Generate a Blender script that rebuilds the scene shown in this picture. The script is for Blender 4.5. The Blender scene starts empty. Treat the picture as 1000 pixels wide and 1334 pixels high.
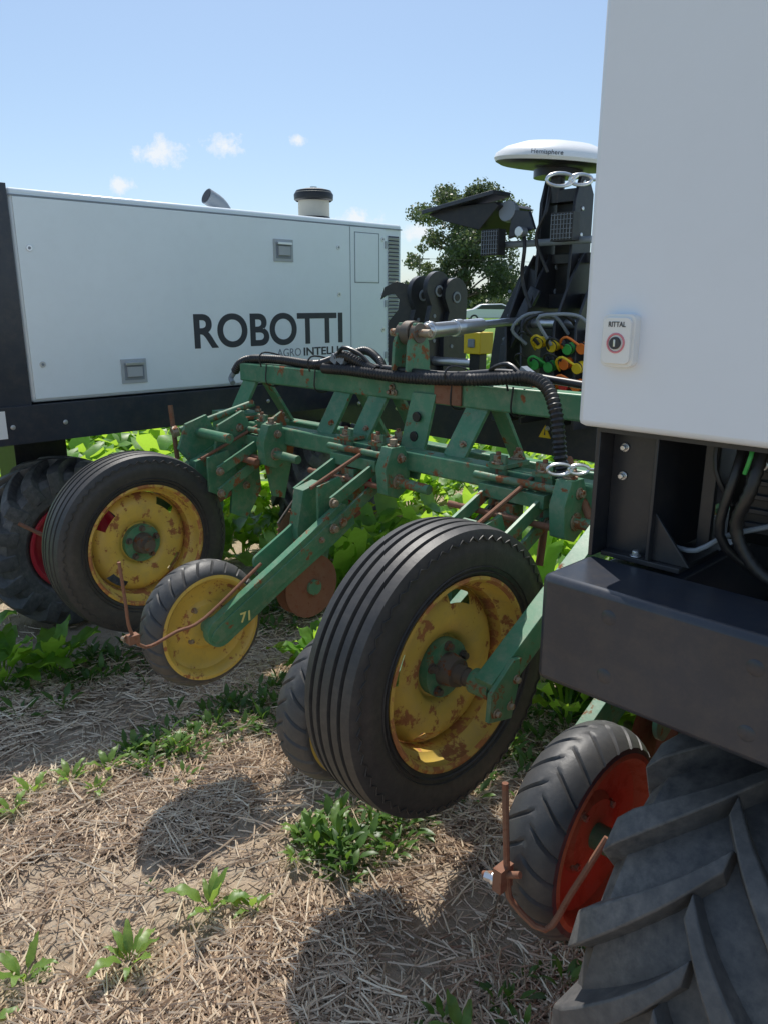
import bpy, math, random
import numpy as np
from mathutils import Vector, Matrix, noise
rnd = random.Random(7)
rng = np.random.default_rng(5)
sc = bpy.context.scene
COL = sc.collection

# ------------------------------------------------------------------ materials
def new_mat(name):
    m = bpy.data.materials.new(name); m.use_nodes = True
    nt = m.node_tree; b = nt.nodes["Principled BSDF"]
    return m, nt, b

def noise_node(nt, scale, detail=4, rough=0.6, coord=None):
    n = nt.nodes.new("ShaderNodeTexNoise"); n.inputs["Scale"].default_value = scale
    n.inputs["Detail"].default_value = detail; n.inputs["Roughness"].default_value = rough
    if coord is None:
        coord = nt.nodes.new("ShaderNodeTexCoord").outputs["Object"]
    nt.links.new(coord, n.inputs["Vector"])
    return n

def ramp(nt, src, p0, p1, c0=(0,0,0,1), c1=(1,1,1,1)):
    r = nt.nodes.new("ShaderNodeValToRGB")
    r.color_ramp.elements[0].position = p0; r.color_ramp.elements[1].position = p1
    r.color_ramp.elements[0].color = c0; r.color_ramp.elements[1].color = c1
    nt.links.new(src, r.inputs[0]); return r

def mix(nt, fac, a, b, mode='MIX'):
    m = nt.nodes.new("ShaderNodeMix"); m.data_type = 'RGBA'; m.blend_type = mode
    for s, v in ((m.inputs[0], fac), (m.inputs[6], a), (m.inputs[7], b)):
        if isinstance(v, (int, float)): s.default_value = v
        elif isinstance(v, tuple): s.default_value = (*v[:3], 1)
        else: nt.links.new(v, s)
    return m.outputs[2]

def bump(nt, b, src, strength, dist=0.01):
    n = nt.nodes.new("ShaderNodeBump"); n.inputs["Strength"].default_value = strength
    n.inputs["Distance"].default_value = dist
    nt.links.new(src, n.inputs["Height"]); nt.links.new(n.outputs[0], b.inputs["Normal"])

def paint(name, col, rough=0.5, rust=0.0, rustcol=(0.16,0.055,0.02), dirt=0.25, dirtcol=(0.25,0.19,0.12), metal=0.0, rscale=9, bmp=0.15, var=0.72):
    m, nt, b = new_mat(name)
    n1 = noise_node(nt, rscale, 6, 0.7)
    n2 = noise_node(nt, 3.1, 3, 0.6)
    dk = tuple(c*var for c in col)
    c = mix(nt, ramp(nt, n2.outputs[0], 0.35, 0.65).outputs[0], col, dk)
    if dirt > 0:
        n3 = noise_node(nt, 22, 5, 0.75)
        mm = nt.nodes.new("ShaderNodeMath"); mm.operation = 'MULTIPLY'; mm.inputs[1].default_value = dirt
        nt.links.new(ramp(nt, n3.outputs[0], 0.45, 0.75).outputs[0], mm.inputs[0])
        c = mix(nt, mm.outputs[0], c, dirtcol)
    if rust > 0:
        rr = ramp(nt, n1.outputs[0], 0.66-rust*0.3, 0.71-rust*0.3)
        n4 = noise_node(nt, 60, 2)
        rc = mix(nt, n4.outputs[0], rustcol, tuple(min(1, x*1.9) for x in rustcol))
        c = mix(nt, rr.outputs[0], c, rc)
        r2 = mix(nt, rr.outputs[0], (rough,)*3, (0.9,)*3)
        nt.links.new(r2, b.inputs["Roughness"])
    else:
        b.inputs["Roughness"].default_value = rough
    nt.links.new(c, b.inputs["Base Color"])
    b.inputs["Metallic"].default_value = metal
    if bmp: bump(nt, b, n1.outputs[0], bmp, 0.004)
    return m

def plain(name, col, rough=0.5, metal=0.0):
    m, nt, b = new_mat(name)
    n = noise_node(nt, 14, 3)
    c = mix(nt, n.outputs[0], col, tuple(x*0.85 for x in col))
    nt.links.new(c, b.inputs["Base Color"])
    b.inputs["Roughness"].default_value = rough; b.inputs["Metallic"].default_value = metal
    return m

def rubber(name, base=(0.022,0.022,0.024), dust=(0.17,0.15,0.125), amt=0.5):
    m, nt, b = new_mat(name)
    n1 = noise_node(nt, 6, 5, 0.7); n2 = noise_node(nt, 45, 5, 0.7)
    f = nt.nodes.new("ShaderNodeMath"); f.operation = 'MULTIPLY'
    nt.links.new(ramp(nt, n1.outputs[0], 0.3, 0.75).outputs[0], f.inputs[0])
    nt.links.new(ramp(nt, n2.outputs[0], 0.3, 0.7).outputs[0], f.inputs[1])
    g = nt.nodes.new("ShaderNodeMath"); g.operation = 'MULTIPLY_ADD'
    g.inputs[1].default_value = amt; g.inputs[2].default_value = amt*0.15
    nt.links.new(f.outputs[0], g.inputs[0])
    c = mix(nt, g.outputs[0], base, dust)
    nt.links.new(c, b.inputs["Base Color"]); b.inputs["Roughness"].default_value = 0.52
    bump(nt, b, n2.outputs[0], 0.3, 0.003)
    return m

M = {}
M['green'] = paint("green_paint", (0.075,0.235,0.130), 0.42, rust=0.22, dirt=0.45, dirtcol=(0.32,0.31,0.22), rscale=13)
M['greenr'] = paint("green_paint_rusty", (0.08,0.225,0.125), 0.5, rust=0.44, dirt=0.5, dirtcol=(0.30,0.27,0.19), rscale=18)
M['yellow'] = paint("yellow_paint", (0.72,0.50,0.10), 0.42, rust=0.36, dirt=0.50, rustcol=(0.22,0.09,0.035), dirtcol=(0.40,0.29,0.13), rscale=16)
M['yellowr'] = paint("yellow_paint_rusty", (0.66,0.43,0.08), 0.5, rust=0.60, dirt=0.5, rustcol=(0.27,0.11,0.04), dirtcol=(0.36,0.22,0.09), rscale=18)
M['orange'] = paint("orange_rust_paint", (0.40,0.15,0.065), 0.7, rust=0.50, dirt=0.4, rustcol=(0.24,0.09,0.04), rscale=14)
M['rust'] = paint("rusty_steel", (0.24,0.11,0.065), 0.85, rust=0.4, rustcol=(0.14,0.055,0.03), rscale=40)
M['bolt'] = paint("bolt_steel", (0.36,0.29,0.21), 0.55, rust=0.45, rscale=50, metal=0.3)
M['white'] = paint("white_coated_panel", (0.83,0.895,0.925), 0.28, dirt=0.035, bmp=0.0, var=0.975)
M['cab'] = paint("grey_cabinet_coating", (0.79,0.825,0.90), 0.42, dirt=0.02, bmp=0.0, var=0.985)
M['black'] = paint("black_coated_steel", (0.026,0.028,0.036), 0.34, dirt=0.10, bmp=0.03)
M['blackm'] = paint("dark_plastic", (0.016,0.016,0.019), 0.42, dirt=0.10, bmp=0.05)
M['navy'] = paint("dark_blue_steel", (0.034,0.040,0.056), 0.31, dirt=0.12, bmp=0.03)
M['steel'] = plain("zinc_steel", (0.72,0.73,0.75), 0.28, 0.85)
M['cast'] = paint("cast_iron", (0.15,0.13,0.11), 0.6, rust=0.3, metal=0.4, rscale=40)
M['tyre'] = rubber("tyre_rubber_smooth", base=(0.025,0.026,0.030), amt=0.34)
M['tyre2'] = rubber("tyre_rubber_press", base=(0.042,0.044,0.048), amt=0.42)
M['agtyre'] = rubber("tyre_rubber_lugged", base=(0.034,0.037,0.043), dust=(0.25,0.23,0.21), amt=0.72)
M['red'] = paint("red_rim_paint", (0.50,0.02,0.04), 0.4, dirt=0.15)
M['text'] = plain("charcoal_lettering", (0.045,0.05,0.06), 0.5)
M['textl'] = plain("grey_lettering", (0.25,0.28,0.32), 0.5)
M['louv'] = plain("louvre_grey", (0.45,0.48,0.5), 0.5)
M['ytext'] = plain("yellow_decal", (0.72,0.66,0.25), 0.5)
M['plast_w'] = plain("white_plastic", (0.86,0.86,0.86), 0.32)
M['c_or'] = plain("orange_cap", (0.85,0.20,0.03), 0.4)
M['c_ye'] = plain("yellow_cap", (0.85,0.60,0.03), 0.4)
M['c_gr'] = plain("green_cap", (0.06,0.42,0.09), 0.4)
M['c_re'] = plain("red_cap", (0.65,0.04,0.04), 0.4)
M['pink'] = plain("pink_decal", (0.75,0.25,0.3), 0.4)
M['beige'] = plain("beige_filter", (0.5,0.47,0.4), 0.5)
M['glass'] = plain("dark_glass", (0.03,0.04,0.05), 0.08)
M['carpaint'] = plain("car_paint_white", (0.80,0.81,0.83), 0.25)
M['redpaint'] = plain("car_paint_red", (0.45,0.03,0.03), 0.3)
M['bark'] = paint("bark", (0.16,0.13,0.10), 0.9, dirt=0.3)
M['wood'] = paint("pole_wood", (0.20,0.17,0.14), 0.9, dirt=0.3)

def leaf_mat(name, c1, c2, trans=0.45, tcol=(0.25,0.45,0.03), tex=30):
    m, nt, b = new_mat(name)
    g = nt.nodes.new("ShaderNodeNewGeometry")
    c = mix(nt, g.outputs["Random Per Island"], c1, c2)
    n = noise_node(nt, tex, 2)
    c = mix(nt, ramp(nt, n.outputs[0], 0.4, 0.7).outputs[0], c, tuple(x*0.7 for x in c1))
    nt.links.new(c, b.inputs["Base Color"]); b.inputs["Roughness"].default_value = 0.42
    t = nt.nodes.new("ShaderNodeBsdfTranslucent"); t.inputs[0].default_value = (*tcol, 1)
    ms = nt.nodes.new("ShaderNodeMixShader"); ms.inputs[0].default_value = trans
    nt.links.new(b.outputs[0], ms.inputs[1]); nt.links.new(t.outputs[0], ms.inputs[2])
    nt.links.new(ms.outputs[0], nt.nodes["Material Output"].inputs[0])
    return m
M['beet'] = leaf_mat("beet_leaf", (0.10,0.25,0.03), (0.16,0.33,0.05), 0.52, (0.46,0.72,0.06))
M['weed'] = leaf_mat("weed_leaf", (0.055,0.13,0.03), (0.10,0.19,0.035), 0.35, (0.20,0.36,0.04))
M['seed'] = leaf_mat("seedling_leaf", (0.12,0.24,0.045), (0.19,0.31,0.08), 0.42, (0.38,0.56,0.08))
M['treeleaf'] = leaf_mat("tree_foliage", (0.085,0.115,0.06), (0.13,0.165,0.085), 0.3, (0.16,0.21,0.08), 0.6)

def straw_mat():
    m, nt, b = new_mat("straw")
    g = nt.nodes.new("ShaderNodeNewGeometry")
    r = nt.nodes.new("ShaderNodeValToRGB")
    e = r.color_ramp.elements
    e[0].position = 0; e[0].color = (0.22,0.145,0.095,1)
    e[1].position = 1; e[1].color = (0.88,0.75,0.57,1)
    k = e.new(0.3); k.color = (0.50,0.37,0.26,1)
    k = e.new(0.7); k.color = (0.70,0.56,0.41,1)
    nt.links.new(g.outputs["Random Per Island"], r.inputs[0])
    nt.links.new(r.outputs[0], b.inputs["Base Color"]); b.inputs["Roughness"].default_value = 0.5
    return m
M['straw'] = straw_mat()

# ------------------------------------------------------------------ mesh builder
class MB:
    def __init__(s): s.v = []; s.f = []; s.m = []; s.mats = []
    def mi(s, mat):
        mat = M[mat]
        if mat not in s.mats: s.mats.append(mat)
        return s.mats.index(mat)
    def add(s, vs, fs, mat):
        o = len(s.v); s.v += [tuple(v) for v in vs]
        k = s.mi(mat)
        for f in fs: s.f.append(tuple(i+o for i in f)); s.m.append(k)
    def box(s, c, size, mat, rot=None):
        sx, sy, sz = (x/2 for x in size)
        vs = [Vector((x*sx, y*sy, z*sz)) for x in (-1,1) for y in (-1,1) for z in (-1,1)]
        if rot is not None: vs = [rot @ v for v in vs]
        c = Vector(c); vs = [v+c for v in vs]
        s.add(vs, [(0,1,3,2),(4,6,7,5),(0,4,5,1),(2,3,7,6),(0,2,6,4),(1,5,7,3)], mat)
    def rng(s, x0,x1,y0,y1,z0,z1, mat):
        s.box(((x0+x1)/2,(y0+y1)/2,(z0+z1)/2),(abs(x1-x0),abs(y1-y0),abs(z1-z0)),mat)
    def beam(s, p, q, w, h, mat, up=(0,0,1)):
        p, q = Vector(p), Vector(q); d = (q-p); L = d.length; d.normalize()
        u = Vector(up); sd = d.cross(u)
        if sd.length < 1e-3: sd = d.cross(Vector((1,0,0)))
        sd.normalize(); u = sd.cross(d)
        R = Matrix((d, sd, u)).transposed()
        s.box((p+q)/2, (L, w, h), mat, R)
    def cyl(s, p, q, r, mat, n=20, r2=None):
        p, q = Vector(p), Vector(q); d = (q-p).normalized()
        a = d.orthogonal().normalized(); b = d.cross(a)
        r2 = r if r2 is None else r2
        vs = []
        for (c, rr) in ((p, r), (q, r2)):
            for i in range(n):
                t = 2*math.pi*i/n; vs.append(c + a*math.cos(t)*rr + b*math.sin(t)*rr)
        fs = [(i, (i+1)%n, n+(i+1)%n, n+i) for i in range(n)] + [tuple(range(n))[::-1], tuple(range(n, 2*n))]
        s.add(vs, fs, mat)
    def tube(s, pts, r, mat, n=10, corr=0.0, step=None, smooth=True):
        P = [Vector(p) for p in pts]
        if smooth and len(P) > 2:
            Q = []; E = [P[0]*2-P[1]] + P + [P[-1]*2-P[-2]]
            for i in range(1, len(E)-2):
                p0,p1,p2,p3 = E[i-1],E[i],E[i+1],E[i+2]
                L = (p2-p1).length; k = max(3, int(L/(step or 0.02)))
                for j in range(k):
                    t = j/k
                    Q.append(0.5*((2*p1)+(p2-p0)*t+(2*p0-5*p1+4*p2-p3)*t*t+(3*p1-p0-3*p2+p3)*t**3))
            Q.append(P[-1]); P = Q
        vs = []; prev = None
        for i, p in enumerate(P):
            d = (P[min(i+1, len(P)-1)] - P[max(i-1, 0)]).normalized()
            a = d.orthogonal().normalized() if prev is None else (prev - d*prev.dot(d)).normalized()
            prev = a; b = d.cross(a)
            rr = r*(1 + (corr if i % 2 else -corr))
            for k in range(n):
                t = 2*math.pi*k/n; vs.append(p + a*math.cos(t)*rr + b*math.sin(t)*rr)
        fs = []
        for i in range(len(P)-1):
            for k in range(n):
                fs.append((i*n+k, i*n+(k+1)%n, (i+1)*n+(k+1)%n, (i+1)*n+k))
        fs += [tuple(range(n))[::-1], tuple(range(len(vs)-n, len(vs)))]
        s.add(vs, fs, mat)
    def prism(s, poly, o, u, v, th, mat):
        o, u, v = Vector(o), Vector(u).normalized(), Vector(v).normalized(); n = u.cross(v)
        k = len(poly)
        vs = [o+u*a+v*b-n*th/2 for a,b in poly] + [o+u*a+v*b+n*th/2 for a,b in poly]
        fs = [tuple(range(k))[::-1], tuple(range(k, 2*k))] + [(i,(i+1)%k,k+(i+1)%k,k+i) for i in range(k)]
        s.add(vs, fs, mat)
    def lathe(s, c, prof, mat, n=64, axis='X', skip=None, disp=None, closed=False):
        c = Vector(c); vs = []
        for i in range(n):
            for j, (x, r) in enumerate(prof):
                t = 2*math.pi*i/n
                if disp: t, x, r = disp(i, j, t, x, r)
                if axis == 'X': p = Vector((x, r*math.cos(t), r*math.sin(t)))
                elif axis == 'Y': p = Vector((r*math.cos(t), x, r*math.sin(t)))
                else: p = Vector((r*math.cos(t), r*math.sin(t), x))
                vs.append(c+p)
        k = len(prof); fs = []
        for i in range(n):
            for j in range(k if closed else k-1):
                if skip and skip(i, j): continue
                j2 = (j+1) % k
                fs.append((i*k+j, i*k+j2, ((i+1)%n)*k+j2, ((i+1)%n)*k+j))
        s.add(vs, fs, mat)
    def bolt(s, c, d, r=0.011, h=0.012, mat='bolt'):
        c = Vector(c); d = Vector(d).normalized()
        s.cyl(c, c+d*h*0.3, r*1.5, mat, 12); s.cyl(c+d*h*0.3, c+d*h*1.2, r, mat, 6)
    def obj(s, name, parent=None, bevel=0, ang=38):
        me = bpy.data.meshes.new(name); me.from_pydata(s.v, [], s.f); me.update()
        for m in s.mats: me.materials.append(m)
        me.polygons.foreach_set("material_index", s.m)
        me.polygons.foreach_set("use_smooth", [True]*len(s.f))
        import bmesh
        bm = bmesh.new(); bm.from_mesh(me); bmesh.ops.recalc_face_normals(bm, faces=bm.faces); bm.to_mesh(me); bm.free()
        me.set_sharp_from_angle(angle=math.radians(ang))
        ob = bpy.data.objects.new(name, me); COL.objects.link(ob)
        if bevel:
            md = ob.modifiers.new("bevel", 'BEVEL'); md.width = bevel; md.segments = 2
            md.limit_method = 'ANGLE'; md.angle_limit = math.radians(50)
        if parent: ob.parent = parent
        return ob

def empty(name):
    e = bpy.data.objects.new(name, None); COL.objects.link(e); return e

def text(name, body, loc, rot, width, height, mat, parent, bold=0.0, ext=0.0008):
    cu = bpy.data.curves.new(name, 'FONT'); cu.body = body; cu.size = 1.0
    cu.extrude = ext; cu.offset = bold
    ob = bpy.data.objects.new(name, cu); COL.objects.link(ob)
    bpy.context.view_layer.update()
    w = ob.dimensions.x; h = 0.70
    ob.scale = (width/w, height/h, 1)
    ob.location = loc; ob.rotation_euler = rot; cu.materials.append(M[mat]); ob.parent = parent
    return ob

# ------------------------------------------------------------------ wheels
def gauge_tyre(mb, c, R, hw, rr):
    tw = hw*0.80
    pts = [(hw*0.72, rr), (hw*0.86, rr+0.004), (hw*0.97, rr+(R-rr)*0.25), (hw*1.0, rr+(R-rr)*0.48),
           (hw*0.985, rr+(R-rr)*0.62), (hw*0.96, rr+(R-rr)*0.66), (hw*0.955, rr+(R-rr)*0.72), (hw*0.92, R-0.022), (tw+0.004, R-0.008)]
    crown = lambda x: R - 0.007*(x/tw)**2
    tread = [(tw, crown(tw))]
    grooves = [tw*0.66, tw*0.25, -tw*0.25, -tw*0.66]
    for gx in grooves:
        w = 0.0050; d = 0.012
        tread += [(gx+w+0.001, crown(gx)), (gx+w*0.6, crown(gx)-d), (gx-w*0.6, crown(gx)-d), (gx-w-0.001, crown(gx))]
    tread += [(-tw, crown(tw))]
    prof = pts + tread + [(-x, r) for x, r in reversed(pts)]
    mb.lathe(c, prof, 'tyre', 120)
    n = 60
    P = []
    for i in range(2*n+1):
        t = math.pi*i/n
        r = R-0.028 + (0.006 if i % 2 else -0.006)
        P.append(Vector(c)+Vector((hw*0.935+0.002, r*math.cos(t), r*math.sin(t))))
    mb.tube(P, 0.0020, 'tyre', 4, smooth=False)
    for r in (rr+0.018, rr+0.030):
        mb.lathe(c, [(hw*0.93,r-0.002),(hw*0.97+ (r-rr)*0.12,r),(hw*0.93,r+0.002)], 'tyre', 96)

def big_wheel(parent, name, c, R=0.38, hw=0.09, ph=8):
    mb = MB(); rr = R*0.655
    gauge_tyre(mb, c, R, hw, rr)
    c = Vector(c)
    mb.lathe(c, [(hw*0.74, rr+0.002), (hw*0.92, rr+0.006), (hw*0.95, rr-0.002), (hw*0.86, rr-0.010)], 'yellowr', 96)
    mb.lathe(c, [(hw*0.86, rr-0.010), (hw*0.5, rr-0.014), (hw*0.35, rr-0.028)], 'yellow', 96)
    mb.lathe(c, [(hw*0.35, rr-0.028), (-hw*0.1, rr-0.034), (-hw*0.45, rr-0.030), (-hw*0.7, rr-0.012), (-hw*0.92, rr+0.004)], 'yellowr', 96)
    disc = [(-hw*0.1, rr-0.035), (hw*0.08, rr-0.046), (hw*0.20, rr-0.058), (hw*0.30, rr-0.074), (hw*0.34, rr-0.11), (hw*0.25, 0.095), (hw*0.05, 0.080), (hw*0.02, 0.0)]
    def skip(i, j):
        return j in (1, 2) and ((i+ph) % 24) < 7
    mb.lathe(c, disc, 'yellow', 96, skip=skip)
    mb.cyl(c+Vector((hw*0.04,0,0)), c+Vector((hw*0.34,0,0)), 0.074, 'green', 32)
    mb.cyl(c+Vector((hw*0.3,0,0)), c+Vector((hw*0.75,0,0)), 0.044, 'cast', 24, 0.036)
    mb.cyl(c+Vector((hw*0.7,0,0)), c+Vector((hw*1.05,0,0)), 0.024, 'cast', 16)
    for k in range(5):
        t = 2*math.pi*k/5+0.3
        mb.bolt(c+Vector((hw*0.33, 0.060*math.cos(t), 0.060*math.sin(t))), (1,0,0), 0.009, 0.014, 'cast')
    return mb.obj(name, parent, ang=40)

def press_wheel(parent, name, c, R=0.22, hw=0.062, rim='yellow'):
    mb = MB(); rr = R*0.79; c = Vector(c)
    nx = 13; prof = [(hw*0.80, rr), (hw*0.98, rr+0.008)]
    for k in range(nx):
        x = hw*0.95*(1-2*k/(nx-1)); prof.append((x, R - 0.030*abs(x/hw)**2.4))
    prof += [(-hw*0.98, rr+0.008), (-hw*0.80, rr)]
    n = 216
    def disp(i, j, t, x, r):
        if 2 <= j < 2+nx:
            t += 0.22*abs(x)/hw*1.0
            ph = (i + (4 if x < 0 else 0)) % 9
            if ph == 0 and abs(x) > hw*0.08: r -= 0.0065
            if abs(x) < hw*0.05: r -= 0.002
        return t, x, r
    mb.lathe(c, prof, 'tyre2', n, disp=disp)
    rp = [(hw*0.78, rr+0.002), (hw*0.98, rr+0.008), (hw*1.0, rr-0.002), (hw*0.85, rr-0.012), (hw*0.45, rr-0.018), (hw*0.25, rr-0.035),
          (hw*0.22, rr*0.5), (hw*0.45, rr*0.42), (hw*0.5, 0.035), (hw*0.5, 0.0)]
    mb.lathe(c, rp, rim, 72)
    mb.lathe(c, [(-x, r) for x, r in rp], rim, 72)
    mb.cyl(c-Vector((hw*0.9,0,0)), c+Vector((hw*1.1,0,0)), 0.026, 'green', 20)
    for k in range(4):
        t = 2*math.pi*k/4+0.6
        mb.bolt(c+Vector((hw*0.36, 0.07*math.cos(t), 0.07*math.sin(t))), (1,0,0), 0.007, 0.01)
    return mb.obj(name, parent, ang=35)

def ag_wheel(parent, name, c, R=0.44, hw=0.15, rr=0.24, nl=18):
    mb = MB(); c = Vector(c); h = 0.038; Rb = R-h
    surf = lambda a: Rb - 0.018*a**2 - (0.03*((a-0.85)/0.15)**2 if a > 0.85 else 0)
    prof = [(hw*0.75, rr), (hw*0.95, rr+0.03), (hw*1.0, rr+(Rb-rr)*0.55), (hw*0.98, Rb-0.05)]
    for k in range(15):
        a = 0.98*(1-2*k/14); prof.append((a*hw, surf(abs(a))))
    prof += [(-x, r) for x, r in reversed(prof[:4])]
    mb.lathe(c, prof, 'agtyre', 96)
    for side in (1, -1):
        for q in range(nl):
            p0 = 2*math.pi*(q + (0.5 if side < 0 else 0))/nl
            S = 8; vs = []
            for k in range(S+1):
                a = -0.08 + 1.10*k/S
                aa = min(max(a, 0), 1.0)
                th = p0 + 0.40*(a**0.8 if a > 0 else a)
                wdt = (0.040 + 0.030*max(a,0))/R/2
                base = surf(aa)-0.012 - (0.02 if k == S else 0)
                top = Rb + h - 0.012*aa**2 - (0.014 if k == S else 0)
                x = side*hw*min(a, 1.02)
                for (dt, r) in ((-wdt*1.35, base), (-wdt*0.85, top), (wdt*0.85, top), (wdt*1.35, base)):
                    t = th+dt; vs.append(c+Vector((x, r*math.cos(t), r*math.sin(t))))
            th = p0+0.40*1.06
            for (dt, r) in ((-0.055, Rb-0.085), (-0.038, Rb-0.08), (0.038, Rb-0.08), (0.055, Rb-0.085)):
                t = th+dt; vs.append(c+Vector((side*hw*(1.0 if abs(dt) > 0.04 else 1.035), r*math.cos(t), r*math.sin(t))))
            S += 1; fs = [(0,1,2,3)]
            for k in range(S):
                for e in range(3): fs.append((k*4+e, k*4+e+1, k*4+5+e, k*4+4+e))
            fs.append((S*4+3, S*4+2, S*4+1, S*4))
            mb.add(vs, fs, 'agtyre')
    for sg in (1, -1):
        mb.lathe(c, [(sg*hw*0.75, rr+0.003), (sg*hw*0.9, rr+0.006), (sg*hw*0.9, rr-0.012), (sg*hw*0.5, rr-0.02), (sg*hw*0.3, rr-0.05), (sg*hw*0.4, 0.1), (sg*hw*0.55, 0.08), (sg*hw*0.55, 0)], 'red', 64)
    for k in range(8):
        t = 2*math.pi*k/8
        mb.bolt(c+Vector((hw*0.5, 0.085*math.cos(t), 0.085*math.sin(t))), (1,0,0), 0.009, 0.02, 'steel')
    return mb.obj(name, parent, bevel=0.005, ang=32)

# ------------------------------------------------------------------ left robot unit
rob = empty("agricultural_robot")
X = -3.40
mb = MB(); mb.rng(-4.35, X-0.004, 1.20, 3.43, 1.09, 1.95, 'white'); mb.obj("engine_housing", rob, bevel=0.014)
mb = MB()
mb.rng(X-0.006, X+0.004, 1.215, 3.015, 1.105, 1.915, 'white')
mb.rng(X-0.006, X+0.004, 3.021, 3.290, 1.105, 1.915, 'white')
mb.obj("side_panels", rob, bevel=0.002)
mb = MB()
mb.rng(X+0.003, X+0.0065, 3.055, 3.235, 1.62, 1.885, 'white'); mb.obj("fuel_door", rob, bevel=0.002)
mb = MB()
for (y0,y1,z0,z1) in ((3.05,3.24,1.615,1.619),(3.05,3.24,1.886,1.890),(3.049,3.053,1.615,1.89),(3.237,3.241,1.615,1.89)):
    mb.rng(X+0.003, X+0.0052, y0,y1,z0,z1,'textl')
mb.rng(X-0.003,X+0.0015,1.2,3.43,1.918,1.924,'textl')
mb.rng(X-0.003,X+0.0015,3.0155,3.0205,1.105,1.915,'textl')
for k in range(34):
    z = 1.16 + k*0.0215
    mb.box((X+0.000, 3.36, z), (0.010, 0.085, 0.009), 'louv', Matrix.Rotation(0.5, 3, 'Y'))
    mb.box((X+0.001, 3.36, z+0.009), (0.003, 0.085, 0.006), 'text')
for z in (1.83,1.5,1.2): mb.rng(X+0.003,X+0.010,3.285,3.30,z-0.02,z+0.02,'louv')
mb.obj("louvres_and_seams", rob)
mb = MB()
mb.rng(-4.37, X+0.006, 0.93, 1.196, 0.93, 1.962, 'navy')
mb.rng(-3.62, X+0.03, 0.90, 3.65, 0.925, 1.084, 'navy')
mb.rng(-4.3, -4.15, 0.90, 3.65, 0.945, 1.084, 'navy')
mb.rng(-4.15, -3.62, 0.94, 1.5, 1.0, 1.084, 'blackm'); mb.rng(-4.15, -3.62, 1.5, 3.6, 1.03, 1.084, 'blackm')
mb.rng(-4.1, -3.85, 1.25, 1.5, 0.4, 1.0, 'black'); mb.rng(-4.1, -3.85, 2.9, 3.2, 0.4, 1.03, 'black')
for y in (0.98,1.1,1.32,2.2,2.3,2.4): 
    mb.bolt((X+0.031, y, 1.0), (1,0,0), 0.007, 0.006, 'steel')
mb.obj("chassis_frame", rob, bevel=0.008)
def latch(mb, y, z):
    mb.rng(X, X+0.010, y-0.062, y+0.062, z-0.055, z+0.055, 'louv')
    mb.rng(X+0.008, X+0.0115, y-0.048, y+0.048, z-0.040, z+0.040, 'textl')
    mb.rng(X+0.010, X+0.022, y-0.036, y+0.036, z-0.025, z+0.020, 'louv')
    mb.rng(X+0.010, X+0.028, y-0.045, y+0.045, z+0.028, z+0.040, 'steel')
mb = MB(); latch(mb, 2.55, 1.767); latch(mb, 1.67, 1.199)
for (y, z) in ((1.26,1.72),(1.26,1.25),(2.93,1.80),(2.93,1.55),(3.27,1.86),(3.27,1.55),(3.27,1.35)):
    mb.cyl((X+0.003,y,z),(X+0.008,y,z),0.013,'steel',16); mb.cyl((X+0.008,y,z),(X+0.0095,y,z),0.006,'textl',10)
mb.obj("latches", rob, bevel=0.003)
RX = (math.radians(90), 0, math.radians(90))
text("side_lettering", "ROBOTTI", (X+0.0045, 1.985, 1.292), RX, 0.955, 0.158, 'text', rob, bold=0.022)
text("maker_lettering", "AGRO", (X+0.0045, 2.49, 1.225), RX, 0.16, 0.042, 'textl', rob, bold=0.0)
text("maker_lettering_bold", "INTELLI", (X+0.0045, 2.665, 1.225), RX, 0.25, 0.042, 'text', rob, bold=0.02)
mb = MB()
mb.rng(X+0.0305, X+0.033, 0.955, 1.075, 0.955, 1.07, 'plast_w'); mb.obj("type_plate", rob)
text("type_plate_text", "AGROINTELLI\nTYPE  150\nNo. 4482\nCE", (X+0.0335, 0.965, 1.045), RX, 0.085, 0.012, 'text', rob, ext=0.0003)
mb = MB(); c = (-3.7, 3.01, 1.92)
mb.lathe(c, [(0,0.075),(0.05,0.075),(0.055,0.09),(0.155,0.09),(0.16,0.10),(0.165,0.10),(0.175,0.11),(0.195,0.108),(0.21,0.09),(0.212,0)], 'beige', 40, axis='Z')
mb.lathe(c, [(0.150,0.102),(0.158,0.112),(0.185,0.114),(0.207,0.10),(0.217,0.06),(0.219,0)], 'blackm', 40, axis='Z')
mb.lathe(c, [(0.0,0.078),(0.03,0.088),(0.055,0.098),(0.065,0.090)], 'blackm', 40, axis='Z')
mb.cyl((-3.7,3.01,2.135),(-3.7,3.01,2.15),0.02,'steel',12)
mb.obj("air_intake", rob)
mb = MB()
mb.tube([(-3.75,2.45,1.90),(-3.75,2.44,1.96),(-3.75,2.40,2.01),(-3.75,2.33,2.045)], 0.042, 'textl', 20)
mb.cyl((-3.75,2.329,2.0455),(-3.75,2.327,2.0465),0.036,'blackm',20)
mb.obj("exhaust_pipe", rob)
ag_wheel(rob, "wheel_1", (-3.62, 1.36, 0.40), R=0.40, rr=0.21); ag_wheel(rob, "wheel_2", (-3.62, 3.05, 0.40), R=0.40, rr=0.21)

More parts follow.
